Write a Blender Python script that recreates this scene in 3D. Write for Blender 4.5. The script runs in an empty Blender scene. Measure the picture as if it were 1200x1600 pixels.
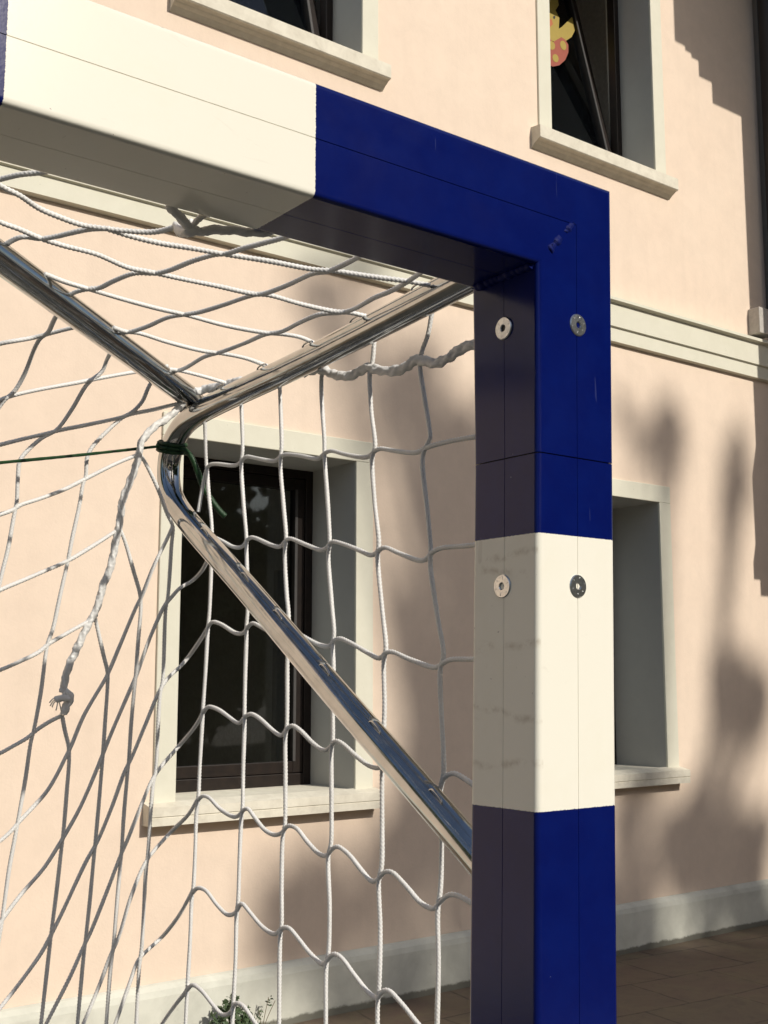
import bpy, bmesh, math, random
from mathutils import Vector, Matrix, noise
random.seed(7)
scene = bpy.context.scene
COL = scene.collection
R_ = math.radians

# ------------------------------------------------------------------ camera
F_PX = 1850.0
PITCH = math.atan(262 / F_PX)
YAW = math.pi / 2 - math.atan(2428 / (F_PX / math.cos(PITCH)))
CAM = Vector((0, 0, 1.66))
cd = bpy.data.cameras.new('camera')
cam = bpy.data.objects.new('camera', cd)
COL.objects.link(cam)
cam.location = CAM
cam.rotation_euler = (math.pi / 2 + PITCH, 0, -YAW)
cd.sensor_fit = 'VERTICAL'
cd.sensor_height = 36.0
cd.lens = 36.0 * F_PX / 1600.0
cd.clip_start = 0.02
cd.clip_end = 2000
scene.camera = cam

# ------------------------------------------------------------------ sun and sky
SUNV = Vector((0.17, -1.0, 0.66)).normalized()
w = bpy.data.worlds.new('World')
scene.world = w
w.use_nodes = True
nt = w.node_tree
nt.nodes.clear()
sky = nt.nodes.new('ShaderNodeTexSky')
sky.sky_type = 'NISHITA'
sky.sun_disc = False
sky.sun_elevation = math.asin(SUNV.z)
sky.sun_rotation = math.atan2(SUNV.x, SUNV.y)
sky.altitude = 50
sky.dust_density = 2.0
bg = nt.nodes.new('ShaderNodeBackground')
bg.inputs[1].default_value = 0.105
wo = nt.nodes.new('ShaderNodeOutputWorld')
nt.links.new(sky.outputs[0], bg.inputs[0])
nt.links.new(bg.outputs[0], wo.inputs[0])
sl = bpy.data.lights.new('sun', 'SUN')
sl.energy = 3.95
sl.angle = R_(0.53)
sl.color = (1.0, 0.94, 0.845)
sun = bpy.data.objects.new('sun', sl)
COL.objects.link(sun)
sun.rotation_euler = (-SUNV).to_track_quat('-Z', 'Y').to_euler()
sun.location = (3, -20, 14)
vs = scene.view_settings
scene.display_settings.display_device = 'sRGB'
vs.view_transform = 'Standard'
vs.look = 'None'
vs.exposure = 0.0
vs.gamma = 1.0

# ------------------------------------------------------------------ ray helpers (pixel of the 1200x1600 photo -> point)
FW = Vector((math.sin(YAW) * math.cos(PITCH), math.cos(YAW) * math.cos(PITCH), math.sin(PITCH)))
RT = Vector((math.cos(YAW), -math.sin(YAW), 0))
UP = RT.cross(FW)
def ray(px, py):
    return (FW * F_PX + RT * (px - 600) - UP * (py - 800)) / F_PX
def onX(px, py, X):
    d = ray(px, py); return CAM + d * ((X - CAM.x) / d.x)
def onY(px, py, Y):
    d = ray(px, py); return CAM + d * ((Y - CAM.y) / d.y)

# ------------------------------------------------------------------ materials
def mat(name):
    m = bpy.data.materials.new(name); m.use_nodes = True
    n = m.node_tree.nodes; l = m.node_tree.links
    return m, n, l, n['Principled BSDF']
def rgb(n, c):
    x = n.new('ShaderNodeRGB'); x.outputs[0].default_value = (*c, 1); return x.outputs[0]
def coords(n):
    return n.new('ShaderNodeTexCoord').outputs['Object']
def nz(n, l, vec, scale, detail=4, rough=.55, dist=0):
    t = n.new('ShaderNodeTexNoise'); t.inputs['Scale'].default_value = scale
    t.inputs['Detail'].default_value = detail; t.inputs['Roughness'].default_value = rough
    t.inputs['Distortion'].default_value = dist
    l.new(vec, t.inputs['Vector']); return t.outputs['Fac']
def ramp(n, l, fac, stops):
    r = n.new('ShaderNodeValToRGB'); e = r.color_ramp.elements
    while len(e) > 1: e.remove(e[-1])
    e[0].position = stops[0][0]; c = stops[0][1]; e[0].color = (*c, 1) if not isinstance(c, float) else (c, c, c, 1)
    for p, c in stops[1:]:
        k = e.new(p); k.color = (*c, 1) if not isinstance(c, float) else (c, c, c, 1)
    l.new(fac, r.inputs[0]); return r.outputs[0]
def mix(n, l, fac, a, b, mode='MIX'):
    m = n.new('ShaderNodeMix'); m.data_type = 'RGBA'; m.blend_type = mode
    if isinstance(fac, (int, float)): m.inputs[0].default_value = fac
    else: l.new(fac, m.inputs[0])
    for i, s in ((6, a), (7, b)):
        if isinstance(s, tuple): m.inputs[i].default_value = (*s, 1)
        else: l.new(s, m.inputs[i])
    return m.outputs[2]
def mth(n, l, op, a, b=None, c=None):
    m = n.new('ShaderNodeMath'); m.operation = op
    for i, s in enumerate((a, b, c)):
        if s is None: continue
        if isinstance(s, (int, float)): m.inputs[i].default_value = s
        else: l.new(s, m.inputs[i])
    return m.outputs[0]
def bump(n, l, p, h, strength, dist):
    b = n.new('ShaderNodeBump'); b.inputs['Strength'].default_value = strength
    b.inputs['Distance'].default_value = dist
    l.new(h, b.inputs['Height']); l.new(b.outputs[0], p.inputs['Normal'])

def plaster(name, base, var, mott=.06, bumpd=.0025):
    m, n, l, p = mat(name); v = coords(n)
    a = nz(n, l, v, 1.3, 5, .6, .6); b = nz(n, l, v, 7, 5, .65, .3); c = nz(n, l, v, 90, 3, .6)
    col = mix(n, l, ramp(n, l, a, [(.3, 0.0), (.7, 1.0)]), base, var)
    dk = tuple(x * (1 - mott) for x in base); lt = tuple(min(1, x * (1 + mott)) for x in base)
    t = mix(n, l, ramp(n, l, b, [(.32, 0.0), (.68, 1.0)]), dk, lt)
    col = mix(n, l, .5, col, t)
    # sparse stains
    s = ramp(n, l, nz(n, l, v, 3.1, 6, .7), [(.62, 0.0), (.78, 1.0)])
    s2 = mth(n, l, 'MULTIPLY', s, .22)
    col = mix(n, l, s2, col, tuple(x * .82 for x in base))
    sm = n.new('ShaderNodeMapping'); sm.inputs['Scale'].default_value = (9, 9, .6); l.new(v, sm.inputs[0])
    stk = ramp(n, l, nz(n, l, sm.outputs[0], 1.0, 6, .65), [(.52, 0.0), (.78, .16)])
    col = mix(n, l, stk, col, tuple(x * .72 for x in base))
    fine = ramp(n, l, nz(n, l, v, 26, 6, .75, .8), [(.3, 0.0), (.75, .16)])
    col = mix(n, l, fine, col, tuple(min(1, x * 1.25) for x in base))
    l.new(col, p.inputs['Base Color']); p.inputs['Roughness'].default_value = .92
    p.inputs['Specular IOR Level'].default_value = .2
    h = mth(n, l, 'ADD', mth(n, l, 'MULTIPLY', b, .7), mth(n, l, 'MULTIPLY', c, .3))
    bump(n, l, p, h, .5, bumpd)
    return m
M = {}
M['stucco'] = plaster('peach stucco', (.70, .57, .455), (.74, .62, .50), .07, .004)
M['wing'] = plaster('grey green stucco', (.50, .45, .38), (.56, .50, .43))
def stone(name, base, dark, sc=9, rough=.85):
    m, n, l, p = mat(name); v = coords(n)
    a = nz(n, l, v, sc, 6, .65, .4); b = nz(n, l, v, sc * 9, 4, .6)
    col = mix(n, l, ramp(n, l, a, [(.35, 0.0), (.62, .5), (.8, 1.0)]), base, dark)
    pit = ramp(n, l, nz(n, l, v, sc * 6, 3, .7), [(.68, 0.0), (.76, 1.0)])
    col = mix(n, l, mth(n, l, 'MULTIPLY', pit, .35), col, tuple(x * .55 for x in dark))
    l.new(col, p.inputs['Base Color']); p.inputs['Roughness'].default_value = rough
    p.inputs['Specular IOR Level'].default_value = .25
    bump(n, l, p, mth(n, l, 'ADD', a, mth(n, l, 'MULTIPLY', b, .4)), .35, .002)
    return m
M['stone'] = stone('cream stone surround', (.66, .64, .53), (.61, .59, .48))
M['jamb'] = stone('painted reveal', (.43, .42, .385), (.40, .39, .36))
M['sill'] = stone('worn stone sill', (.70, .66, .55), (.50, .46, .37), 14)
M['plinth'] = stone('grey plinth stone', (.62, .62, .54), (.42, .42, .36), 5)
def add_dirt(m):
    n = m.node_tree.nodes; l = m.node_tree.links; p = n['Principled BSDF']; v = coords(n)
    sx = n.new('ShaderNodeSeparateXYZ'); l.new(v, sx.inputs[0])
    h = mth(n, l, 'SUBTRACT', sx.outputs[2], mth(n, l, 'MULTIPLY', nz(n, l, v, 9, 6, .8), .055))
    d = ramp(n, l, h, [(0.0, 1.0), (.012, 0.0)])
    cc = p.inputs['Base Color'].links[0].from_socket
    l.new(mix(n, l, mth(n, l, 'MULTIPLY', d, .8), cc, (.07, .065, .045)), p.inputs['Base Color'])
add_dirt(M['plinth'])

def ground_mat():
    m, n, l, p = mat('brown paving'); v = coords(n)
    br = n.new('ShaderNodeTexBrick'); mp = n.new('ShaderNodeMapping')
    mp.inputs['Rotation'].default_value = (0, 0, R_(6)); mp.inputs['Location'].default_value = (.2, .13, 0)
    wv = n.new('ShaderNodeVectorMath'); wv.operation = 'ADD'
    nn = n.new('ShaderNodeTexNoise'); nn.inputs['Scale'].default_value = 2.0; l.new(v, nn.inputs['Vector'])
    sc = n.new('ShaderNodeVectorMath'); sc.operation = 'SCALE'; sc.inputs[3].default_value = .09
    l.new(nn.outputs['Color'], sc.inputs[0]); l.new(v, wv.inputs[0]); l.new(sc.outputs[0], wv.inputs[1])
    l.new(wv.outputs[0], mp.inputs['Vector']); l.new(mp.outputs[0], br.inputs['Vector'])
    br.inputs['Scale'].default_value = 1.0; br.inputs['Brick Width'].default_value = .62
    br.inputs['Row Height'].default_value = .44; br.inputs['Mortar Size'].default_value = .008
    br.inputs['Mortar Smooth'].default_value = .4
    br.inputs['Color1'].default_value = (.17, .115, .082, 1); br.inputs['Color2'].default_value = (.14, .105, .072, 1)
    br.inputs['Mortar'].default_value = (.06, .048, .038, 1)
    a = nz(n, l, v, 3.2, 6, .7, 1.0)
    c2 = mix(n, l, ramp(n, l, a, [(.4, 0.0), (.65, 1.0)]), br.outputs['Color'], (.175, .14, .085))
    d = ramp(n, l, nz(n, l, v, 11, 5, .7, .5), [(.5, 0.0), (.8, .6)])
    c3 = mix(n, l, d, c2, (.075, .06, .048))
    l.new(c3, p.inputs['Base Color'])
    p.inputs['Roughness'].default_value = .75
    h = mth(n, l, 'SUBTRACT', mth(n, l, 'MULTIPLY', a, .4), mth(n, l, 'MULTIPLY', br.outputs['Fac'], 1.0))
    bump(n, l, p, h, .6, .006)
    return m
M['ground'] = ground_mat()

BLUE = (.0016, .0058, .082); WHITE = (.78, .755, .655)
def paint(name, axis, edges):
    """glossy powder paint; white stripes between pairs of edges along an axis, masked edges slightly rough"""
    m, n, l, p = mat(name); v = coords(n)
    sx = n.new('ShaderNodeSeparateXYZ'); l.new(v, sx.inputs[0])
    c = sx.outputs[axis]
    jag = mth(n, l, 'MULTIPLY', mth(n, l, 'SUBTRACT', nz(n, l, v, 900, 2), .5), .0016)
    c = mth(n, l, 'ADD', c, jag)
    tot = None
    for a, b in edges:
        k = mth(n, l, 'MULTIPLY', mth(n, l, 'GREATER_THAN', c, a), mth(n, l, 'LESS_THAN', c, b))
        tot = k if tot is None else mth(n, l, 'ADD', tot, k)
    dirt = nz(n, l, v, 16, 6, .7, .5)
    wh = mix(n, l, ramp(n, l, dirt, [(.5, 0.0), (.85, .5)]), WHITE, (.74, .70, .57))
    speck = ramp(n, l, nz(n, l, v, 260, 2, .5), [(.76, 0.0), (.78, 1.0)])
    wh = mix(n, l, mth(n, l, 'MULTIPLY', speck, .6), wh, (.25, .22, .2))
    if axis == 2:   # rubbed lines left by the net cords, and a few scuffs
        sy = n.new('ShaderNodeSeparateXYZ'); l.new(v, sy.inputs[0])
        yy = sy.outputs[1]; zz = sy.outputs[2]
        wv_ = mth(n, l, 'MULTIPLY', mth(n, l, 'SUBTRACT', nz(n, l, v, 38, 3, .6), .5), .012)
        side = mth(n, l, 'LESS_THAN', sy.outputs[0], .602)
        acc = None
        for z0, sl_ in ((1.7495, .10), (1.738, -.12), (1.684, .02), (1.637, -.14), (1.548, .1), (1.60, .05)):
            dz = mth(n, l, 'ABSOLUTE', mth(n, l, 'ADD', mth(n, l, 'SUBTRACT', zz, z0), mth(n, l, 'ADD', mth(n, l, 'MULTIPLY', mth(n, l, 'SUBTRACT', yy, .635), sl_), wv_)))
            k = ramp(n, l, dz, [(.0004, 1.0), (.0019, 0.0)]); acc = k if acc is None else mth(n, l, 'MAXIMUM', acc, k)
        pat = ramp(n, l, nz(n, l, v, 55, 4, .7), [(.45, 0.0), (.62, .55)])
        wh = mix(n, l, mth(n, l, 'MULTIPLY', mth(n, l, 'MULTIPLY', acc, pat), side), wh, (.42, .36, .27))
    smx = n.new('ShaderNodeMapping'); smx.inputs['Scale'].default_value = (14, 14, 60); l.new(v, smx.inputs[0])
    smear = ramp(n, l, nz(n, l, smx.outputs[0], 1.0, 4, .6, 1.4), [(.66, 0.0), (.74, 1.0)])
    wh = mix(n, l, mth(n, l, 'MULTIPLY', smear, .13), wh, (.42, .37, .3))
    bl = mix(n, l, ramp(n, l, nz(n, l, v, 30, 5, .6), [(.4, 0.0), (.8, 1.0)]), BLUE, (.002, .0085, .10))
    sp2 = ramp(n, l, nz(n, l, v, 330, 1, .5), [(.835, 0.0), (.845, 1.0)])
    bl = mix(n, l, sp2, bl, (.35, .38, .5))
    scm = n.new('ShaderNodeMapping'); scm.inputs['Scale'].default_value = (260, 60, 22); scm.inputs['Rotation'].default_value = (.4, .7, .3); l.new(v, scm.inputs[0])
    scr = ramp(n, l, nz(n, l, scm.outputs[0], 1.0, 2, .5, .2), [(.745, 0.0), (.765, 1.0)])
    bl = mix(n, l, mth(n, l, 'MULTIPLY', scr, .16), bl, (.10, .12, .26))
    wh = mix(n, l, mth(n, l, 'MULTIPLY', scr, .30), wh, (.52, .48, .40))
    l.new(mix(n, l, tot, bl, wh), p.inputs['Base Color'])
    l.new(ramp(n, l, dirt, [(.3, .15), (.8, .24)]), p.inputs['Roughness'])
    p.inputs['Specular IOR Level'].default_value = .28
    bump(n, l, p, nz(n, l, v, 420, 3, .5), .06, .0006)
    return m
ws_x = [(.2035 + .4 * k, .406 + .4 * k) for k in range(-7, 1)]
ws_z = [(1.5692 - .392 * k, 1.7645 - .392 * k) for k in range(0, 5)]
M['bar_paint'] = paint('crossbar paint', 0, ws_x)
M['post_paint'] = paint('post paint', 2, ws_z)
M['weld'] = paint('weld paint', 2, [(-9, -8)])
wp = M['weld'].node_tree.nodes['Principled BSDF']
for lk in list(wp.inputs['Roughness'].links): M['weld'].node_tree.links.remove(lk)
wp.inputs['Roughness'].default_value = .6; wp.inputs['Specular IOR Level'].default_value = .12

def chrome():
    m, n, l, p = mat('galvanised chrome tube'); v = n.new('ShaderNodeTexCoord').outputs['UV']
    mp = n.new('ShaderNodeMapping'); mp.inputs['Scale'].default_value = (60, 2.5, 1); l.new(v, mp.inputs[0])
    a = nz(n, l, mp.outputs[0], 1.0, 5, .6, .3)
    o = coords(n); b = nz(n, l, o, 45, 4, .6)
    l.new(mix(n, l, ramp(n, l, b, [(.3, 0.0), (.75, 1.0)]), (.40, .405, .40), (.52, .525, .52)), p.inputs['Base Color'])
    p.inputs['Metallic'].default_value = 1
    l.new(ramp(n, l, a, [(.3, .03), (.7, .10)]), p.inputs['Roughness'])
    bump(n, l, p, a, .08, .0009)
    return m
M['chrome'] = chrome()
def simple(name, c, rough=.5, metal=0, spec=.5, c2=None, sc=40, bd=0):
    m, n, l, p = mat(name); v = coords(n)
    a = nz(n, l, v, sc, 4, .6)
    l.new(mix(n, l, ramp(n, l, a, [(.3, 0.0), (.7, 1.0)]), c, c2 or tuple(x * .8 for x in c)), p.inputs['Base Color'])
    p.inputs['Roughness'].default_value = rough; p.inputs['Metallic'].default_value = metal
    p.inputs['Specular IOR Level'].default_value = spec
    if bd: bump(n, l, p, a, .5, bd)
    return m
M['zinc'] = simple('zinc bolt', (.72, .72, .70), .28, 1, c2=(.5, .52, .54), sc=400, bd=.0004)
M['socket'] = simple('dark socket', (.03, .03, .03), .5)
def ropemat(name, c, c2, sheen=.15):
    m, n, l, p = mat(name); v = coords(n)
    a = nz(n, l, v, 60, 4, .6); b = nz(n, l, v, 2500, 2, .6)
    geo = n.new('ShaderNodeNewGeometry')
    crev_shade = ramp(n, l, geo.outputs['Pointiness'], [(.44, 1.0), (.53, 0.0)])  # crease shade between the braid strands put into the cord colour
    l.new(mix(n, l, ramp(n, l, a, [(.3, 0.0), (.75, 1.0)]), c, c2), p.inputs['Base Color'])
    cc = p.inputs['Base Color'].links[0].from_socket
    l.new(mix(n, l, mth(n, l, 'MULTIPLY', crev_shade, .45), cc, tuple(x * .45 for x in c2)), p.inputs['Base Color'])
    p.inputs['Roughness'].default_value = .5; p.inputs['Sheen Weight'].default_value = sheen
    p.inputs['Specular IOR Level'].default_value = .4
    bump(n, l, p, b, .35, .0004)
    return m
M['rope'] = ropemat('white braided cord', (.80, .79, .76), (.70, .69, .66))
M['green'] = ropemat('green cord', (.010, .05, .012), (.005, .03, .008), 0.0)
M['wood'] = simple('dark window frame', (.014, .011, .010), .35, c2=(.022, .016, .013), sc=20, spec=.25)
M['frame_grey'] = simple('frame gasket', (.07, .066, .064), .4)
M['room'] = simple('dim room', (.62, .58, .53), .9)
M['panel'] = simple('room panel', (.33, .29, .25), .7)
M['reflection_curtain'] = simple('sky reflection tint', (.35, .36, .62), .8, c2=(.20, .36, .58), sc=2.0)  # blue sky reflection of the pane put into this colour
M['gutter'] = simple('dark downpipe', (.028, .024, .022), .5)
M['box'] = simple('grey box', (.50, .47, .42), .6)
M['cornice'] = stone('cornice stone', (.6, .58, .5), (.5, .48, .4))
def glass():
    m, n, l, p = mat('window glass'); out = n['Material Output']
    n.remove(p)
    tr = n.new('ShaderNodeBsdfTransparent'); tr.inputs[0].default_value = (.80, .82, .80, 1)
    gl = n.new('ShaderNodeBsdfGlossy'); gl.inputs['Roughness'].default_value = .02
    gl.inputs['Color'].default_value = (.9, .95, 1, 1)
    fr = n.new('ShaderNodeFresnel'); fr.inputs[0].default_value = 1.45
    v = coords(n); bp = n.new('ShaderNodeBump'); bp.inputs['Strength'].default_value = .08; bp.inputs['Distance'].default_value = .01
    l.new(nz(n, l, v, 2.5, 2), bp.inputs['Height']); l.new(bp.outputs[0], gl.inputs['Normal'])
    mx = n.new('ShaderNodeMixShader'); l.new(fr.outputs[0], mx.inputs[0]); l.new(tr.outputs[0], mx.inputs[1]); l.new(gl.outputs[0], mx.inputs[2])
    l.new(mx.outputs[0], out.inputs[0]); return m
M['glass'] = glass()
M['y'] = simple('yellow sticker', (.30, .22, .035), .6, c2=(.33, .24, .04)); M['r'] = simple('red sticker', (.28, .06, .035), .6, c2=(.26, .055, .03))
M['o'] = simple('orange sticker', (.42, .12, .04), .6); M['k'] = simple('black ink', (.02, .02, .02), .6)
def leafm(name, c, c2, scale=3):
    m, n, l, p = mat(name); v = coords(n)
    l.new(mix(n, l, ramp(n, l, nz(n, l, v, scale, 3), [(.35, 0.0), (.7, 1.0)]), c, c2), p.inputs['Base Color'])
    p.inputs['Roughness'].default_value = .55; return m
M['leaf'] = leafm('tree leaves', (.045, .085, .025), (.08, .12, .035))
M['weed'] = leafm('weed leaves', (.035, .065, .022), (.065, .10, .04), 40)
M['bark'] = simple('bark', (.11, .085, .06), .9, bd=.02)
M['twig'] = simple('dry twig', (.16, .12, .07), .9)

# ------------------------------------------------------------------ mesh helpers
def link(name, me, m=None, parent=None):
    o = bpy.data.objects.new(name, me); COL.objects.link(o)
    if m: me.materials.append(m)
    if parent: o.parent = parent
    return o
def mesh_obj(name, verts, faces, m=None, parent=None, smooth=False, uv=None):
    me = bpy.data.meshes.new(name)
    me.from_pydata([tuple(v) for v in verts], [], faces); me.update()
    if smooth: me.polygons.foreach_set('use_smooth', [True] * len(me.polygons))
    if uv is not None:
        u = me.uv_layers.new(name='uv')
        li = [0] * len(me.loops); me.loops.foreach_get('vertex_index', li)
        flat = []
        for k in li: flat += uv[k]
        u.data.foreach_set('uv', flat)
    return link(name, me, m, parent)
def bm_obj(name, bm, m, parent=None, smooth=False):
    me = bpy.data.meshes.new(name); bm.to_mesh(me); bm.free()
    if smooth:
        me.polygons.foreach_set('use_smooth', [True] * len(me.polygons))
    return link(name, me, m, parent)
def add_box(bm, x0, x1, y0, y1, z0, z1, bev=0, rot=None, piv=None):
    r = bmesh.ops.create_cube(bm, size=1)
    vs_ = r['verts']
    for v in vs_:
        v.co = Vector(((x0 + x1) / 2 + v.co.x * (x1 - x0), (y0 + y1) / 2 + v.co.y * (y1 - y0), (z0 + z1) / 2 + v.co.z * (z1 - z0)))
    if bev:
        es = list({e for v in vs_ for e in v.link_edges})
        r2 = bmesh.ops.bevel(bm, geom=es, offset=bev, segments=2, profile=.5, affect='EDGES')
        vs_ = list({v for f in r2['faces'] for v in f.verts} | {v for v in vs_ if v.is_valid})
    if rot is not None:
        for v in vs_: v.co = rot @ (v.co - piv) + piv
def box(name, x0, x1, y0, y1, z0, z1, m, parent=None, bev=0):
    bm = bmesh.new(); add_box(bm, x0, x1, y0, y1, z0, z1, bev); return bm_obj(name, bm, m, parent)
def boxes(name, lst, m, parent=None, bev=0):
    bm = bmesh.new()
    for b in lst: add_box(bm, *b, bev)
    return bm_obj(name, bm, m, parent)
def extrude_x(name, prof, x0, x1, m, parent=None):
    """prof: closed list of (y, z) polygon, extruded along X with caps"""
    n = len(prof)
    vs_ = [(x0, y, z) for y, z in prof] + [(x1, y, z) for y, z in prof]
    fs = [(i, (i + 1) % n, (i + 1) % n + n, i + n) for i in range(n)] + [tuple(range(n))[::-1], tuple(range(n, 2 * n))]
    o = mesh_obj(name, vs_, fs, m, parent)
    bm = bmesh.new(); bm.from_mesh(o.data); bmesh.ops.recalc_face_normals(bm, faces=bm.faces); bm.to_mesh(o.data); bm.free()
    return o
def thing(name, label, cat, loc=(0, 0, 0), group=None):
    o = bpy.data.objects.new(name, None); COL.objects.link(o); o.location = loc
    o['label'] = label; o['category'] = cat
    if group: o['group'] = group
    return o
def tag(o, label, cat, group=None):
    o['label'] = label; o['category'] = cat
    if group: o['group'] = group
    return o
def catmull(P, step):
    P = [Vector(p) for p in P]
    if len(P) < 2: return P
    Q = [P[0] * 2 - P[1]] + P + [P[-1] * 2 - P[-2]]
    out = []
    for i in range(1, len(Q) - 2):
        a, b, c, d = Q[i - 1:i + 3]
        # centripetal-ish spacing
        n = max(2, int((c - b).length / step))
        t0 = 0; t1 = max(1e-6, (b - a).length ** .5); t2 = t1 + max(1e-6, (c - b).length ** .5); t3 = t2 + max(1e-6, (d - c).length ** .5)
        for k in range(n):
            t = t1 + (t2 - t1) * k / n
            A1 = a * ((t1 - t) / (t1 - t0)) + b * ((t - t0) / (t1 - t0))
            A2 = b * ((t2 - t) / (t2 - t1)) + c * ((t - t1) / (t2 - t1))
            A3 = c * ((t3 - t) / (t3 - t2)) + d * ((t - t2) / (t3 - t2))
            B1 = A1 * ((t2 - t) / (t2 - t0)) + A2 * ((t - t0) / (t2 - t0))
            B2 = A2 * ((t3 - t) / (t3 - t1)) + A3 * ((t - t1) / (t3 - t1))
            out.append(B1 * ((t2 - t) / (t2 - t1)) + B2 * ((t - t1) / (t2 - t1)))
    out.append(P[-1]); return out
def tube_data(path, rfun, sides=12, cap=True):
    """returns verts, faces, uv for a swept tube; rfun(s, theta) -> radius"""
    V = []; Fc = []; UV = []
    n = len(path)
    T = []
    for i in range(n):
        t = path[min(i + 1, n - 1)] - path[max(i - 1, 0)]
        T.append(t.normalized() if t.length > 1e-9 else Vector((0, 0, 1)))
    u = T[0].orthogonal().normalized(); s = 0
    for i in range(n):
        if i:
            s += (path[i] - path[i - 1]).length
            q = T[i - 1].rotation_difference(T[i]); u = q @ u
            u = (u - T[i] * u.dot(T[i])).normalized()
        w_ = T[i].cross(u)
        for k in range(sides):
            th = 2 * math.pi * k / sides
            r = rfun(s, th)
            V.append(path[i] + (u * math.cos(th) + w_ * math.sin(th)) * r)
            UV.append((k / sides if k <= sides / 2 else 1 - k / sides, s))
    for i in range(n - 1):
        for k in range(sides):
            a = i * sides + k; b = i * sides + (k + 1) % sides
            Fc.append((a, b, b + sides, a + sides))
    if cap:
        Fc.append(tuple(range(sides))[::-1]); Fc.append(tuple((n - 1) * sides + k for k in range(sides)))
    return V, Fc, UV
def merge(datas):
    V = []; Fc = []; UV = []
    for v, f, u in datas:
        o = len(V); V += v; UV += u
        Fc += [tuple(i + o for i in x) for x in f]
    return V, Fc, UV
def tubes_obj(name, datas, m, parent=None):
    V, Fc, UV = merge(datas); return mesh_obj(name, V, Fc, m, parent, True, UV)
def cord_r(r0, pitch=.0036, amp=.16, ph=0.0):
    k = math.pi / pitch
    wob = random.uniform(0, 50)
    def f(s, th):
        a = math.cos(1.5 * th + k * s + ph) * math.cos(1.5 * th - k * s + ph)
        return r0 * (1 + amp * (abs(a) * 2 - 1) + .05 * math.sin(s * 70 + wob))
    return f
def lumpy_r(r0, amp=.3, tw=420):
    wob = random.uniform(0, 99)
    def f(s, th):
        nn = noise.noise(Vector((math.cos(th) * .9 + wob, math.sin(th) * .9, s * 110)))
        n2 = noise.noise(Vector((math.cos(th) * 2.2, math.sin(th) * 2.2 + wob, s * 420)))
        return r0 * (1 + amp * nn + .22 * n2 + .12 * math.sin(th * 3 + s * tw))
    return f

# ================================================================== SETTING
gb = bmesh.new()
vv = [gb.verts.new(p) for p in ((-300, -300, 0), (300, -300, 0), (300, 300, 0), (-300, 300, 0))]
gb.faces.new(vv)
g = bm_obj('ground', gb, M['ground']); g['kind'] = 'structure'; g['label'] = 'brown stone paving at the foot of the wall'; g['category'] = 'ground'

cbm = bmesh.new()  # unseen dark sheet added to cut the warm bounce off the paving
vv = [cbm.verts.new(p) for p in ((-14, -9, .004), (4.0, -9, .004), (4.0, 3.9, .004), (-14, 3.9, .004))]
cbm.faces.new(vv)
ct = bm_obj('added_court', cbm, simple('dark bounce-cutting sheet', (.045, .048, .045), .85, c2=(.06, .06, .055), sc=6, bd=.002)); ct['kind'] = 'structure'; ct['label'] = 'added unseen dark sheet under the goal that cuts warm bounce'; ct['category'] = 'added_court'
# ------------------------------------------------------------------ building
WY = 5.12
bld = thing('building', 'peach stucco building with cream window surrounds and string course behind the goal', 'building', (3.0, WY, 0))
BL = Vector((3.0, WY, 0))
def into(o, par=None):
    o.parent = par or bld; o.matrix_parent_inverse = Matrix.Translation(-BL); return o
WINGX = 7.61
X0, X1, ZT = -6.0, WINGX, 10.5
wins = [('loL', 2.695, 3.74, 1.085, 2.835, .40), ('loR', 5.24, 6.262, 1.085, 2.84, .42),
        ('upL', 2.74, 3.773, 5.175, 6.98, .28), ('upR', 5.31, 6.342, 5.175, 6.98, .28),
        ('fl', .20, 1.24, 1.085, 2.835, .40), ('fu', .20, 1.24, 5.175, 6.98, .28)]
xs = sorted({X0, X1} | {w_[1] for w_ in wins} | {w_[2] for w_ in wins})
zs = sorted({0, ZT, 1.085, 2.835, 2.84, 5.175, 6.98})
V = []; Fc = []; idx = {}
def vid(p):
    k = tuple(round(c, 5) for c in p)
    if k not in idx: idx[k] = len(V); V.append(p)
    return idx[k]
def hole(x, z):
    return any(a < x < b and c < z < d for _, a, b, c, d, _ in wins)
for i in range(len(xs) - 1):
    for j in range(len(zs) - 1):
        if hole((xs[i] + xs[i + 1]) / 2, (zs[j] + zs[j + 1]) / 2): continue
        Fc.append(tuple(vid(p) for p in ((xs[i], WY, zs[j]), (xs[i + 1], WY, zs[j]), (xs[i + 1], WY, zs[j + 1]), (xs[i], WY, zs[j + 1]))))
# give the wall thickness: top, side and back
Fc.append(tuple(vid(p) for p in ((X0, WY, ZT), (X1, WY, ZT), (X1, WY + 6, ZT), (X0, WY + 6, ZT))))
Fc.append(tuple(vid(p) for p in ((X0, WY, 0), (X0, WY, ZT), (X0, WY + 6, ZT), (X0, WY + 6, 0))))
Fc.append(tuple(vid(p) for p in ((X0, WY + 6, 0), (X0, WY + 6, ZT), (X1, WY + 6, ZT), (X1, WY + 6, 0))))
wall = mesh_obj('wall', V, Fc, M['stucco']); into(wall)

# plinth with a rounded top edge
into(extrude_x('plinth', [(WY - .002, -.02), (WY - .045, -.02), (WY - .045, .235), (WY - .038, .262), (WY - .018, .282), (WY - .002, .288)], X0, WINGX - .003, M['plinth']))
# string course
sc_prof = [(WY - .001, 4.19), (WY - .085, 4.160), (WY - .085, 4.138), (WY - .052, 4.128), (WY - .052, 3.972), (WY - .036, 3.966), (WY - .036, 3.874), (WY - .001, 3.868)]
into(extrude_x('string_course', sc_prof, X0, WINGX - .003, M['stone']))

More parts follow.
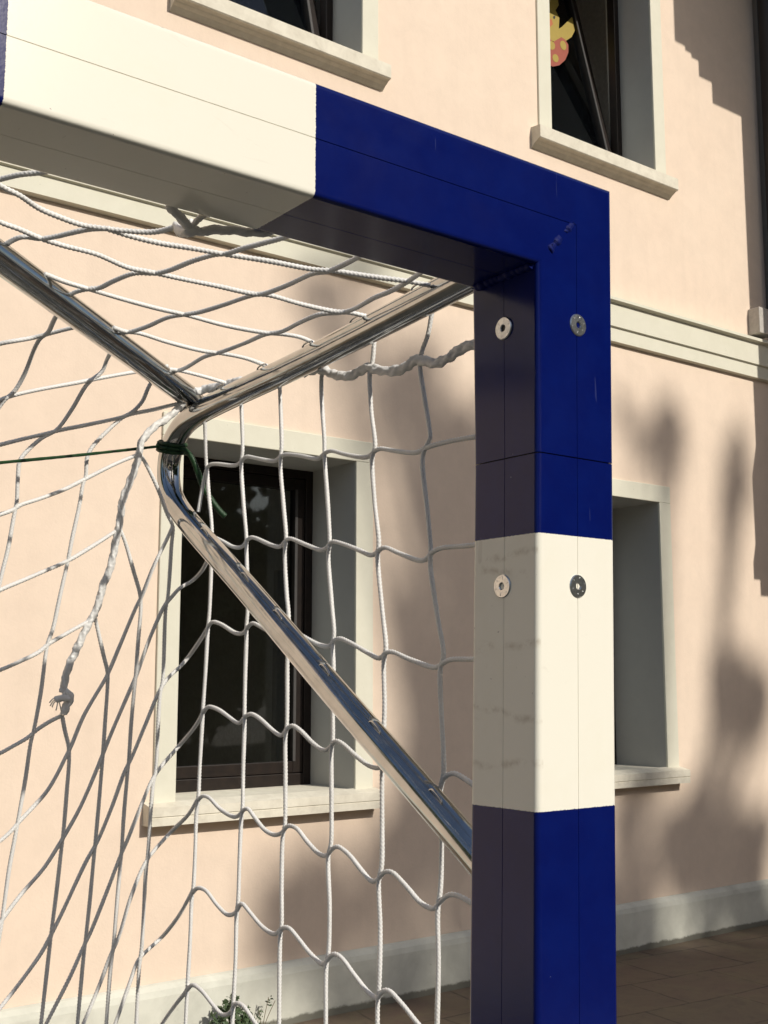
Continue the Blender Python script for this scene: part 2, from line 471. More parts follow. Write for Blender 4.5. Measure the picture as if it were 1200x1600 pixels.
def window(kind, xa, xb, za, zb, depth, upper, tilt=False, detail=True):
    sw = .115
    root = boxes('window', [(xa - sw, xa, WY - .016, WY + .02, za + .001, zb), (xb, xb + sw, WY - .016, WY + .02, za + .001, zb),
                            (xa - sw, xb + sw, WY - .016, WY + .02, zb, zb + sw)], M['stone'], None, .004)
    into(root)
    yb = WY + depth
    # reveal lining: two jambs, head, each sitting inside the opening
    t = .03
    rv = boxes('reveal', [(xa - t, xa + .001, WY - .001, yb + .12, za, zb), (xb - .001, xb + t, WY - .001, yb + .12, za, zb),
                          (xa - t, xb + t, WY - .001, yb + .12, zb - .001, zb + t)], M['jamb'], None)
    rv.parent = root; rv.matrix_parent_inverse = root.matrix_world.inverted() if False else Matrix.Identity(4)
    # moulded sill
    z1 = za
    if upper:
        pr = [(yb + .02, z1), (WY - .085, z1 - .012), (WY - .085, z1 - .092), (WY - .078, z1 - .098), (WY - .070, z1 - .098), (WY - .055, z1 - .104),
              (WY - .050, z1 - .108), (WY - .030, z1 - .118), (WY - .016, z1 - .130), (WY - .005, z1 - .139), (WY + .0, z1 - .141), (yb + .02, z1 - .141)]
    else:
        pr = [(yb + .02, z1 + .012), (WY - .085, z1 - .008), (WY - .085, z1 - .048), (WY - .080, z1 - .050), (WY - .080, z1 - .053), (WY - .083, z1 - .055),
              (WY - .083, z1 - .090), (WY + .0, z1 - .092), (yb + .02, z1 - .092)]
    s_out = extrude_x('sill', [(min(y, WY + .001), z) for y, z in pr if y <= WY + .02 or True], xa - sw - (.065 if upper else .045), xb + sw + (.04 if upper else .022), M['sill'])
    s_in = box('sill_inner', xa + .001, xb - .001, WY + .001, yb + .1, z1 - .05, z1 + (.0 if upper else .006), M['sill'])
    for o in (s_out, s_in): o.parent = root
    # dark fixed frame with panes
    fw = .05
    fr = boxes('frame', [(xa + .001, xa + fw, yb, yb + .07, za, zb), (xb - fw, xb - .001, yb, yb + .07, za, zb),
                         (xa + fw, xb - fw, yb, yb + .07, zb - fw, zb - .001), (xa + fw, xb - fw, yb, yb + .07, za + .001, za + fw + .02)], M['wood'], None, .004)
    fr.parent = root
    mid = (xa + xb) / 2
    yc = yb + .035
    piv = Vector((mid, yc, za + fw + .02))
    rot = Matrix.Rotation(-math.atan(.235), 3, 'X') if tilt else Matrix.Identity(3)
    bm = bmesh.new(); a, b = xa + fw + .003, xb - fw - .003; c, d = za + fw + .023, zb - fw - .003; sfw = .062
    for bb in ((a, a + sfw, yc - .03, yc + .03, c, d), (b - sfw, b, yc - .03, yc + .03, c, d), (a + sfw, b - sfw, yc - .03, yc + .03, d - sfw, d), (a + sfw, b - sfw, yc - .03, yc + .03, c, c + sfw)):
        add_box(bm, *bb, .004, rot, piv)
    sash = bm_obj('sash', bm, M['wood']); sash.parent = root
    for bb in ((a + sfw - .012, a + sfw + .004, yc - .036, yc - .0301, c + sfw, d - sfw), (b - sfw - .004, b - sfw + .012, yc - .036, yc - .0301, c + sfw, d - sfw)):
        bm = bmesh.new(); add_box(bm, *bb, 0, rot, piv)
        gk = bm_obj('gasket', bm, M['frame_grey']); gk.parent = root
    bm = bmesh.new(); add_box(bm, a + sfw - .005, b - sfw + .005, yc - .004, yc + .004, c + sfw - .005, d - sfw + .005, 0, rot, piv)
    pn = bm_obj('pane', bm, M['glass']); pn.parent = root
    # room behind: an open box seen through the pane
    rx0, rx1, rz0, rz1, ry = xa - .9, xb + .55, max(za - .9, .05), zb + .4, yb + 2.6
    y_ = yb + .121
    RV = [(rx0, y_, rz0), (rx1, y_, rz0), (rx1, y_, rz1), (rx0, y_, rz1), (rx0, ry, rz0), (rx1, ry, rz0), (rx1, ry, rz1), (rx0, ry, rz1)]
    rm = mesh_obj('room', RV, [(4, 5, 6, 7), (0, 4, 7, 3), (1, 2, 6, 5), (0, 1, 5, 4), (3, 7, 6, 2)], M['room']); rm.parent = root
    return root, piv, rot, yc
wobj = {}
for k, (nm, a, b, c, d, dep) in enumerate(wins):
    wobj[nm] = window(nm, a, b, c, d, dep, nm.startswith('u') or nm == 'fu', nm in ('upR', 'upL'))
# fix parenting offset of sub-parts (all meshes are in world coordinates)
for nm, t in wobj.items():
    for ch in t[0].children: ch.matrix_parent_inverse = Matrix.Translation(-BL) if False else Matrix.Identity(4)
# an upright panel inside the room of the lower window, a folded sheet behind the upper left one, coloured for the sky reflection
dr = box('room_panel', 4.10, 4.28, 6.45, 6.50, .9, 2.36, M['panel']); dr.parent = wobj['loL'][0]
bm = bmesh.new(); n_ = 60
cv = [[bm.verts.new((2.70 + .76 * i / n_, WY + .52 + .018 * math.sin(i * .9), z)) for i in range(n_ + 1)] for z in (5.1, 7.05)]
for i in range(n_): bm.faces.new((cv[0][i], cv[0][i + 1], cv[1][i + 1], cv[1][i]))
cu = bm_obj('reflection_curtain', bm, M['reflection_curtain'], None, True); cu.parent = wobj['upL'][0]

# projecting wing on the right with its moulded eaves, corner downpipe and box
wg = boxes('wing_wall', [(WINGX + .06, WINGX + 6, WY - 1.60, WY + 6, 4.19, 9.0), (WINGX, WINGX + 6, WY - 1.60, WY + 6, 3.61, 4.189), (WINGX + .13, WINGX + 6, WY - 1.60, WY - .0, 0, 3.36),
                         (WINGX + .05, WINGX + 6, WY - 1.67, WY - .0, 3.36, 3.49), (WINGX - .02, WINGX + 6, WY - 1.69, WY - .0, 3.49, 3.61)], M['wing'], None)
into(wg)
wz = [(7.19, 7.44, .30), (7.44, 7.61, .43), (7.61, 7.68, .50), (7.68, 7.78, .56), (7.78, 9.8, .66)]
into(boxes('cornice', [(WINGX + .06 - o, WINGX + 6, WY - 1.60 - o, WY - .002, a, b) for a, b, o in wz], M['cornice'], None))
pp = [Vector((7.65, WY - .12, z)) for z in (4.36, 5, 6, 7, 8, 9)]
into(tubes_obj('downpipe', [tube_data(catmull(pp, .2), lambda s, t: .088, 24)], M['gutter']))
into(box('junction_box', 7.37, 7.53, WY - .10, WY - .001, 4.20, 4.40, M['box'], None, .006))

# ------------------------------------------------------------------ window sticker: chick in a spotted egg, flat on the pane of the upper right window
_, piv, rot, yc = wobj['upR']
def on_pane(px, py, off=.008):
    """hit the tilted pane with the ray through a pixel"""
    nrm = rot @ Vector((0, -1, 0)); p0 = rot @ (Vector((piv.x, yc, piv.z + .5)) - piv) + piv + nrm * off
    d = ray(px, py); t = (p0 - CAM).dot(nrm) / d.dot(nrm); return CAM + d * t
def decal(name, pts, m, parent, off):
    v = [on_pane(x, y, off) for x, y in pts]; nrm = rot @ Vector((0, -1, 0)); n = len(v)
    vs_ = v + [p + nrm * .0008 for p in v]
    return mesh_obj(name, vs_, [tuple(range(n, 2 * n)), tuple(range(n))[::-1]] + [(i, (i + 1) % n, (i + 1) % n + n, i + n) for i in range(n)], m, parent)
st = thing('window_sticker', 'yellow chick in a red spotted egg, sticker on the upper right window', 'sticker')
decal('chick', [(842, -12), (856, -16), (870, -8), (873, 8), (868, 16), (874, 28), (873, 45), (878, 42), (893, 27), (904, 25), (901, 42), (893, 58), (884, 64), (876, 62), (868, 66), (858, 62), (842, 64)], M['y'], st, .006)
def ell(cx, cy, rx, ry, n=22, a=0):
    return [(cx + rx * math.cos(t) * math.cos(a) - ry * math.sin(t) * math.sin(a), cy + rx * math.cos(t) * math.sin(a) + ry * math.sin(t) * math.cos(a)) for t in [2 * math.pi * k / n for k in range(n)]]
egg = [(842, 62), (851, 54), (858, 59), (864, 66), (870, 62), (877, 58), (883, 62), (888, 70)] + [(888, 82), (883, 94), (874, 102), (864, 104), (852, 100), (844, 90)]
decal('egg_shell', egg, M['r'], st, .0078)
for c_ in ((862, 71, 5, 7), (880, 71, 4.5, 7.5), (868, 91, 4.5, 6.5), (851, 84, 4, 6)):
    decal('egg_spot', ell(*c_, a=-.3), M['y'], st, .0096)
decal('beak', [(852, 30), (862, 30), (864, 38), (858, 44), (852, 42)], M['o'], st, .0078)
decal('eye', ell(866, 27, 1.6, 2.6), M['k'], st, .0078)

# ------------------------------------------------------------------ weed at the wall base
def leaf_cloud(centres, count, size, squash=1.0, stretch=1.6):
    V = []; Fc = []
    for c, r, dens in centres:
        c = Vector(c)
        for _ in range(int(count * dens)):
            d = Vector((random.gauss(0, 1), random.gauss(0, 1), random.gauss(0, 1))).normalized() * random.random() ** .45
            p = c + Vector((d.x * r[0], d.y * r[1], d.z * r[2]))
            a = Vector((random.gauss(0, 1), random.gauss(0, 1), random.gauss(0, 1))).normalized()
            b = a.orthogonal().normalized(); b = Matrix.Rotation(random.uniform(0, 6.3), 3, a) @ b
            s = size * random.uniform(.6, 1.3); c2 = a.cross(b)
            o = len(V)
            V += [p - b * s * stretch * .5, p + c2 * s * .4 - b * s * .1, p + b * s * stretch * .5, p - c2 * s * .4 + a * s * .08]
            Fc.append((o, o + 1, o + 2, o + 3))
    return V, Fc
weed = thing('weed', 'dark green bushy weed growing at the foot of the plinth', 'plant', (2.93, 4.95, 0))
cl = [((2.90, 4.95, .10), (.085, .07, .09), 1), ((2.93, 4.95, .17), (.045, .045, .05), .5), ((2.80, 4.95, .05), (.07, .06, .06), .6), ((3.02, 4.96, .05), (.07, .06, .055), .6), ((2.97, 4.94, .12), (.05, .05, .05), .4)]
V, Fc = [], []
for c, r, dn in cl:   # lobed leaves as small fans
    for _ in range(int(150 * dn)):
        d = Vector((random.gauss(0, 1), random.gauss(0, 1), random.gauss(0, 1))).normalized() * random.random() ** .35
        p = Vector(c) + Vector((d.x * r[0], d.y * r[1], d.z * r[2]))
        a = (Vector((random.gauss(0, .6), random.gauss(-.5, .6), random.gauss(.5, .5)))).normalized(); b = a.orthogonal().normalized(); b = Matrix.Rotation(random.uniform(0, 6.3), 3, a) @ b; q = a.cross(b)
        s = random.uniform(.009, .017); o = len(V); k = 10
        V.append(p)
        for i in range(k):
            th = 6.283 * i / k; rr = s * (1.0 if i % 2 else .55)
            V.append(p + (b * math.cos(th) + q * math.sin(th)) * rr + a * rr * .25 * math.sin(i * 2.1))
        for i in range(k): Fc.append((o, o + 1 + i, o + 1 + (i + 1) % k))
wf = mesh_obj('leaves', [v - Vector((2.93, 4.95, 0)) for v in V], Fc, M['weed'], weed)
stems = []
for i in range(9):
    a = random.uniform(0, 6.3); r = random.uniform(.03, .09)
    stems.append(tube_data(catmull([(0, 0, 0), (math.cos(a) * r * .4, math.sin(a) * r * .4, .06), (math.cos(a) * r, math.sin(a) * r, .12)], .01), lambda s, t: .002, 5))
tubes_obj('stem', stems, M['twig'], weed)
tw = thing('seedling', 'thin dry seedling with two sprigs right of the bushy weed', 'plant', (3.12, 5.0, 0))
ts = []
for dx, h in ((-.015, .12), (.02, .17), (.045, .15), (-.03, .08)):
    pth = catmull([(0, 0, 0), (dx * .6, -.005, h * .5), (dx * 1.5, -.01, h)], .01)
    ts.append(tube_data(pth, lambda s, t: .0016, 5))
tubes_obj('stem', ts, M['twig'], tw)
V, Fc = leaf_cloud([((-.015, 0, .10), (.02, .015, .03), 1), ((.045, 0, .15), (.02, .01, .025), .8), ((.07, 0, .03), (.04, .02, .02), 1)], 26, .011)
mesh_obj('leaves', V, Fc, M['weed'], tw)

# ================================================================== GOAL
YF, YB_ = .600, .675
ZB, ZTp = 1.967, 2.0455
PXL, PXR = .6072, .6888
goal = thing('goal', 'blue and white striped aluminium goal frame with chrome tube brackets', 'goal')
def rr_profile(a0, a1, b0, b1, r=.0042, groove=True, seg=6):
    """closed loop in (a,b): rounded rectangle with a hairline V groove in the middle of each side"""
    P = []
    gw, gd, e = .00032, .0007, .0004     # e: support loops that keep the flats flat under smooth shading
    am, bm_ = (a0 + a1) / 2, (b0 + b1) / 2
    def arc(cx, cy, t0):
        u0 = Vector((-math.sin(t0), math.cos(t0))); u1 = Vector((-math.sin(t0 + math.pi / 2), math.cos(t0 + math.pi / 2)))
        A = Vector((cx + r * math.cos(t0), cy + r * math.sin(t0))) - u0 * e
        B = Vector((cx + r * math.cos(t0 + math.pi / 2), cy + r * math.sin(t0 + math.pi / 2))) + u1 * e
        P.append(tuple(A))
        for k in range(seg + 1):
            t = t0 + (math.pi / 2) * k / seg; P.append((cx + r * math.cos(t), cy + r * math.sin(t)))
        P.append(tuple(B))
    def groove_pts(p, d, inn):
        p, d, inn = Vector(p), Vector(d), Vector(inn)
        P.extend([tuple(p - d * (gw + e)), tuple(p - d * gw), tuple(p + inn * gd), tuple(p + d * gw), tuple(p + d * (gw + e))])
    arc(a1 - r, b1 - r, 0)
    groove_pts((am, b1), (-1, 0), (0, -1))
    arc(a0 + r, b1 - r, math.pi / 2)
    groove_pts((a0, bm_), (0, -1), (1, 0))
    arc(a0 + r, b0 + r, math.pi)
    groove_pts((am, b0), (1, 0), (0, 1))
    arc(a1 - r, b0 + r, 1.5 * math.pi)
    groove_pts((a1, bm_), (0, 1), (-1, 0))
    return P
def lean(v):
    return Vector((v.x + .0275 * (v.z - 1.99), v.y, v.z))
def beam(name, prof, f_end0, f_end1, m, smooth=True):
    n = len(prof)
    V = [f_end0(a, b) for a, b in prof] + [f_end1(a, b) for a, b in prof]
    Fc = [(i, (i + 1) % n, (i + 1) % n + n, i + n) for i in range(n)] + [tuple(range(n)), tuple(range(n, 2 * n))[::-1]]
    me = bpy.data.meshes.new(name); me.from_pydata([tuple(v) for v in V], [], Fc); me.update()
    bm = bmesh.new(); bm.from_mesh(me); bmesh.ops.recalc_face_normals(bm, faces=bm.faces)
    for f in bm.faces: f.smooth = len(f.verts) == 4
    for e in bm.edges:
        if len(e.link_faces) == 2 and e.calc_face_angle(0) > R_(35): e.smooth = False
    bm.to_mesh(me); bm.free()
    return link(name, me, m, goal)
XL = -2.46
k45 = (PXR - PXL) / (ZTp - ZB)
# crossbar: profile in (y,z); right end mitred (x grows with z), left end mitred the other way
JZ = 1.8235
pprof = rr_profile(PXL, PXR, YF, YB_)
def thin(v): return Vector((v.x, YF + (v.y - YF) * .935, v.z))   # the post profile is a little shallower than the bar's
def mz(x): return ZB + (x - PXL) / k45
def gseam(z, d):  # narrow notch around the post at the sleeve joint
    return z
# post head (above the sleeve joint) and post below it, separated by a hairline gap with the sleeve showing inside
n_ = len(pprof)
V = [Vector((XL + (PXR - x), y, mz(x))) for x, y in pprof] + [lean(Vector((x, y, mz(x)))) for x, y in pprof] + [lean(thin(Vector((x, y, JZ + .00045)))) for x, y in pprof]
Fc = [(j * n_ + i, j * n_ + (i + 1) % n_, (j + 1) * n_ + (i + 1) % n_, (j + 1) * n_ + i) for j in (0, 1) for i in range(n_)] + [tuple(range(n_)), tuple(range(2 * n_, 3 * n_))[::-1]]
cb_ = mesh_obj('crossbar', V, Fc, M['bar_paint'], goal)
bm = bmesh.new(); bm.from_mesh(cb_.data); bmesh.ops.recalc_face_normals(bm, faces=bm.faces)
for f in bm.faces: f.smooth = len(f.verts) == 4
for e in bm.edges:
    if len(e.link_faces) == 2 and e.calc_face_angle(0) > R_(35): e.smooth = False
bm.to_mesh(cb_.data); bm.free()
beam('post', pprof, lambda x, y: lean(thin(Vector((x, y, 0.0)))), lambda x, y: lean(thin(Vector((x, y, JZ - .00045)))), M['post_paint'])
bm = bmesh.new(); add_box(bm, PXL + .003, PXR - .003, YF + .003, YB_ - .013, JZ - .03, JZ + .03)
for v in bm.verts: v.co = lean(v.co)
bm_obj('sleeve', bm, M['socket'], goal)
pl = rr_profile(XL, XL + .081, YF, YB_)
beam('post', pl, lambda x, y: Vector((x, y, 0.0)), lambda x, y: Vector((x, y, ZB + (XL + .081 - x) / k45 - .0001)), M['post_paint'])
# weld beads
def bead(name, a, b, r, seed, flat=1.0, t0=0, t1=1):
    random.seed(seed)
    a, b = Vector(a), Vector(b); n = 70
    P = [a.lerp(b, t0 + (t1 - t0) * i / n) + Vector((noise.noise(Vector((i * .25, seed, 0))), 0, noise.noise(Vector((i * .25, 3, seed))))) * .0009 for i in range(n + 1)]
    L = (b - a).length * (t1 - t0)
    def rf(s, th):
        e = min(1, min(s, max(0, L - s)) / .003 + .15)
        rip = .5 + .5 * abs(math.sin(s * 520 + .9 * math.sin(th)))
        return r * e * (.80 + .20 * rip + .25 * noise.noise(Vector((s * 160, seed, 0))))
    return tube_data(P, rf, 14)
c0 = Vector((PXL + .001, YF + .0034, ZB + .002)); c1 = Vector((.648 - .001, YF + .0034, 2.0075 + .001))
tubes_obj('weld_bead', [bead('w', c0, c1, .0046, 1, t0=.24, t1=.66), bead('w', c0, c1, .0042, 2, t0=.70, t1=1.06)], M['weld'], goal)
ia = Vector((PXL - .0014, YF + .004, ZB - .0002)); ib = Vector((PXL - .0014, YB_ - .003, ZB - .0008))
tubes_obj('weld_bead', [bead('w', ia, ib, .0036, 5)], M['weld'], goal)
random.seed(11)

# bolts with hexagon sockets
def bolt(c, nrm, rad, axis_u, m=M['zinc']):
    nrm = Vector(nrm); u = Vector(axis_u); v = nrm.cross(u)
    V = []; Fc = []
    rings = [(rad, -.003), (rad, .0002), (rad * .93, .0009), (rad * .33, .0010), (rad * .30, .0002)]
    N = 36
    for r, h in rings:
        for k in range(N):
            t = 2 * math.pi * k / N; rr = r
            if r < rad * .5: rr = r * math.cos(math.pi / 6) / math.cos((t % (math.pi / 3)) - math.pi / 6) if r < rad * .32 else r
            V.append(c + (u * math.cos(t) + v * math.sin(t)) * rr + nrm * h)
    for j in range(len(rings) - 1):
        for k in range(N): Fc.append((j * N + k, j * N + (k + 1) % N, (j + 1) * N + (k + 1) % N, (j + 1) * N + k))
    o = mesh_obj('bolt', V, Fc, m, goal)
    s = [c + (u * math.cos(math.pi / 3 * k + math.pi / 6 * 0) + v * math.sin(math.pi / 3 * k)) * rad * .31 for k in range(6)]
    V2 = [p + nrm * .0003 for p in s] + [p - nrm * .002 for p in s]
    V2 = [p + nrm * .0001 for p in s] + [c + (p - c) * .8 - nrm * .0004 for p in s]
    mesh_obj('socket', V2, [(i, (i + 1) % 6, (i + 1) % 6 + 6, i + 6) for i in range(6)] + [(6, 7, 8, 9, 10, 11)], M['socket'], o)
    rad_l = [tube_data([c + (u * math.cos(t) + v * math.sin(t)) * rad * .55 + nrm * .0008, c + (u * math.cos(t) + v * math.sin(t)) * rad * .82 + nrm * .0010], lambda s_, th: .00022, 6) for t in [2 * math.pi * (k + .3) / 6 for k in range(6)]]
    tubes_obj('grade_mark', rad_l, m, o)
for (px, py) in ((903, 508), (903, 916)):
    c = onY(px, py, YF - .0003); z = c.z
    c = Vector((c.x, lean(Vector((0, YF, z))).y - .0002, z)); bolt(c, (0, -1, 0), .0086, (1, 0, 0))
for (px, py) in ((787, 513), (785, 916)):
    c = onX(px, py, lean(Vector((PXL, 0, 1.9 if py < 700 else 1.73))).x - .0002); bolt(c, (-1, 0, 0), .0088, (0, 1, 0))

# chrome tubes -----------------------------------------------------------
TR = .0133
TX = .64
arm_pts = [(740, 430), (640, 482), (480, 563), (335, 632)]
arm = [onX(*p, TX) for p in arm_pts]
arm = [Vector((TX, .672, 1.9985))] + arm
stay = [onX(*p, TX) for p in [(300, 652), (279, 672), (266, 703), (262, 740), (267, 774), (287, 806), (385, 919), (512, 1069), (733, 1324)]]
stay.append(Vector((TX, .66, stay[-1].z - .042)))
path = catmull(arm + stay, .004)
for _ in range(30):  # relax kinks at the bend
    path = [path[0]] + [(path[i - 1] + path[i] * 2 + path[i + 1]) / 4 for i in range(1, len(path) - 1)] + [path[-1]]
tubes_obj('side_bracket', [tube_data(path, lambda s, t: TR, 48, False)], M['chrome'], goal)
def atz(px, py, dep):
    return CAM + ray(px, py) * dep
b0 = Vector((.62, 1.175, 1.9715)); b1 = atz(0, 403, 1.0)
bdir = (b1 - b0).normalized()
b0p = atz(306, 628, 1.385)
bdir = (b1 - b0p).normalized()
tl = (.68 - b1.y) / bdir.y
bp = catmull([b0p, b0p.lerp(b1, .5), b1, b1 + bdir * tl], .01)
L_ = sum((bp[i + 1] - bp[i]).length for i in range(len(bp) - 1))
tubes_obj('roof_brace', [tube_data(bp, lambda s, t: TR * (.86 + .14 * min(1, s / .02)), 48)], M['chrome'], goal)
# weld blob and through bolt where brace meets bracket
V, Fc, UV = [], [], []
wb = atz(312, 632, 1.385)
ico = bmesh.new(); bmesh.ops.create_icosphere(ico, subdivisions=4, radius=.0085)
for v in ico.verts:
    v.co = v.co * (1 + .35 * noise.noise(v.co * 260)) ; v.co = Vector((v.co.x * .8, v.co.y * .8, v.co.z * 1.4)) + wb
bm_obj('weld_bead', ico, M['chrome'], goal, True)
ca = atz(283, 637, 1.37); cb = atz(316, 648, 1.40); ax = (cb - ca).normalized()
bt = tube_data([ca, ca + ax * .004, ca + ax * .0042, cb], lambda s, t: .0055 if s < .0041 else .0034, 6)
bt2 = tube_data([ca + ax * .0045, ca + ax * .0075], lambda s, t: .0068, 20)
tubes_obj('brace_bolt', [bt, bt2], M['zinc'], goal)
# small net hooks on the tubes
hooks = []
def hook(c, t, out, r=.0009):
    t = Vector(t).normalized(); out = Vector(out).normalized()
    P = [c - t * .010 - out * .003, c - t * .008 + out * .0015, c + out * .003, c + t * .008 + out * .0015, c + t * .010 - out * .003]
    o = tubes_obj('net_hook', [tube_data(catmull(P, .0015), lambda s, th: r, 10)], M['chrome'], goal)
ad = (arm[-1] - arm[1]).normalized()
def near_on(pathl, q):
    return min(pathl, key=lambda p: (p - q).length)
for (px, py) in ((660, 448), (565, 494), (487, 535), (415, 572), (352, 600)):
    q = near_on(path, onX(px, py + 22, TX)); d = (CAM - q); d = (d - ad * d.dot(ad)).normalized()
    upv = Vector((0, 0, 1)); upv = (upv - ad * ad.z).normalized()
    hook(q + (upv * .93 + Vector((-1, 0, 0)) * .38) * TR, ad, upv)
sd = (stay[-2] - stay[-4]).normalized()
for (px, py) in ((385, 905), (438, 958), (512, 1040), (592, 1130), (688, 1235), (322, 830)):
    q = near_on(path, onX(px, py + 18, TX)); upv = Vector((0, sd.z, -sd.y)); upv = upv if upv.z > 0 else -upv
    hook(q + (upv * .9 + Vector((-1, 0, 0)) * .42).normalized() * TR, sd, upv)

# ================================================================== NET
# The net is stretched over the bracket: a roof sheet, a side sheet and a back sheet. A traced cord is laid on
# whichever sheet the line of sight leaves the goal through.
JY, JZz = 1.185, 1.972
def hull(px, py):
    d = ray(px, py); ts = []
    # roof: z = 1.992 + .12*(.64 - X)
    a = d.z + .12 * d.x; c = 1.992 + .12 * .64 - CAM.z - .12 * CAM.x
    if a > 1e-6: ts.append(c / a)
    # side: X = .660
    if d.x > 1e-6: ts.append((.660 - CAM.x) / d.x)
    # back: Y + k*Z = JY + k*JZz
    k = .15
    ts.append((JY + k * JZz - CAM.y - k * CAM.z) / (d.y + k * d.z))
    t = min(x for x in ts if x > 0)
    if len(ts) == 3 and ts[0] > 0:   # the sheet rolls over from roof to back away from the corner
        x = (CAM + d * t).x; k2 = min(1, max(0, (.60 - x) / .18))
        if k2 > 0:
            kk = 9.0; m = min(ts[0], ts[2]); ss = m - math.log(math.exp(-kk * (ts[0] - m)) + math.exp(-kk * (ts[2] - m))) / kk
            t = min(t, t * (1 - k2) + ss * k2)
    return CAM + d * t
def smooth_path(P, it):
    for _ in range(it):
        P = [P[0]] + [(P[i - 1] + P[i] * 2 + P[i + 1]) / 4 for i in range(1, len(P) - 1)] + [P[-1]]
    return P
def cord(pts, r=.00215, step=.0008, it=14, sides=16):
    # dense in pixels first, then projected
    Q = catmull([Vector((x, y, 0)) for x, y in pts], 3.0)
    P = [hull(q.x, q.y) for q in Q]
    P = smooth_path(P, 3)
    # resample
    out = catmull(P, step)
    return tube_data(out, cord_r(r, ph=random.uniform(0, 3)), sides)
net = thing('goal_net', 'white braided cord net stretched over the chrome brackets of the goal', 'net')
side_cols = [
 [(675,488),(668,525),(659,550),(656,570),(663,620),(671,670),(672,685),(663,703),(660,720),(668,800),(673,860),(672,880),(683,960),(693,1025),(688,1045),(690,1120),(693,1180),(693,1210),(688,1235),(690,1320),(688,1390),(684,1420),(685,1500),(683,1600),(682,1660)],
 [(585,532),(582,565),(578,580),(580,640),(586,700),(582,712),(585,780),(592,850),(590,868),(597,950),(603,1015),(600,1030),(601,1100),(600,1135),(597,1210),(597,1290),(596,1355),(592,1372),(594,1450),(592,1545),(590,1570),(590,1660)],
 [(505,565),(502,600),(507,690),(507,710),(513,800),(515,850),(513,865),(518,940),(522,990),(520,1005),(521,1040),(520,1110),(520,1155),(518,1170),(518,1250),(517,1320),(513,1335),(515,1420),(513,1490),(510,1505),(509,1600),(508,1660)],
 [(437,598),(440,700),(438,720),(443,790),(447,840),(445,860),(448,930),(451,962),(449,1030),(448,1135),(446,1150),(446,1220),(445,1290),(442,1305),(440,1380),(440,1445),(438,1460),(436,1600),(435,1660)],
 [(377,628),(379,705),(377,722),(380,780),(385,840),(385,858),(386,890),(387,950),(385,980),(385,995),(383,1060),(382,1120),(382,1135),(380,1200),(379,1262),(377,1280),(374,1350),(372,1410),(370,1425),(368,1500),(365,1560),(363,1600),(361,1660)],
 [(320,648),(322,720),(324,740),(326,770),(330,810),(331,825),(330,885),(327,960),(325,980),(321,1050),(317,1110),(316,1130),(312,1200),(310,1245),(307,1270),(305,1330),(302,1388),(300,1400),(297,1470),(293,1540),(290,1600),(288,1660)]]
side_rows = [
 [(310,800),(314,775),(319,748),(322,735),(327,726),(340,725),(370,727),(378,720),(384,713),(400,716),(432,720),(438,712),(446,710),(470,712),(498,717),(507,708),(516,704),(540,710),(575,714),(584,706),(592,701),(620,705),(652,707),(665,700),(700,690),(745,682)],
 [(332,838),(350,847),(365,855),(379,855),(385,845),(391,839),(400,841),(425,852),(439,855),(445,845),(451,841),(480,852),(505,860),(512,855),(518,846),(530,848),(560,859),(582,868),(592,860),(600,855),(625,865),(662,876),(675,863),(690,856),(715,854),(745,851)],
 [(325,980),(331,971),(345,975),(370,990),(380,990),(387,980),(394,973),(410,981),(430,990),(445,985),(455,984),(480,998),(500,1008),(515,1010),(522,1000),(530,997),(545,1003),(575,1020),(594,1029),(602,1020),(611,1018),(640,1030),(682,1043),(691,1037),(702,1031),(745,1030)],
 [(318,1113),(324,1104),(340,1108),(360,1122),(374,1131),(382,1120),(391,1115),(405,1122),(425,1140),(440,1150),(447,1140),(456,1133),(470,1142),(490,1162),(508,1173),(518,1165),(524,1157),(535,1162),(555,1180),(580,1198),(594,1200),(602,1190),(612,1188),(640,1210),(672,1232),(686,1236),(694,1215),(708,1208),(720,1213),(745,1230)],
 [(310,1250),(315,1243),(325,1245),(345,1265),(369,1277),(377,1270),(385,1262),(400,1280),(415,1298),(431,1305),(442,1300),(449,1290),(462,1293),(480,1315),(500,1335),(511,1338),(517,1328),(526,1322),(545,1335),(565,1360),(583,1378),(593,1372),(599,1363),(611,1362),(635,1385),(658,1411),(678,1420),(687,1410),(701,1398),(715,1399),(745,1416)],
 [(302,1394),(308,1387),(320,1390),(340,1415),(357,1430),(369,1426),(377,1411),(390,1425),(412,1450),(431,1460),(440,1450),(450,1449),(465,1465),(485,1490),(506,1507),(513,1498),(521,1490),(532,1495),(555,1525),(577,1552),(590,1560),(597,1549),(606,1547),(625,1565),(655,1602),(680,1630)],
 [(293,1547),(300,1538),(315,1548),(335,1573),(350,1587),(362,1580),(367,1567),(378,1570),(400,1600),(425,1630)]]
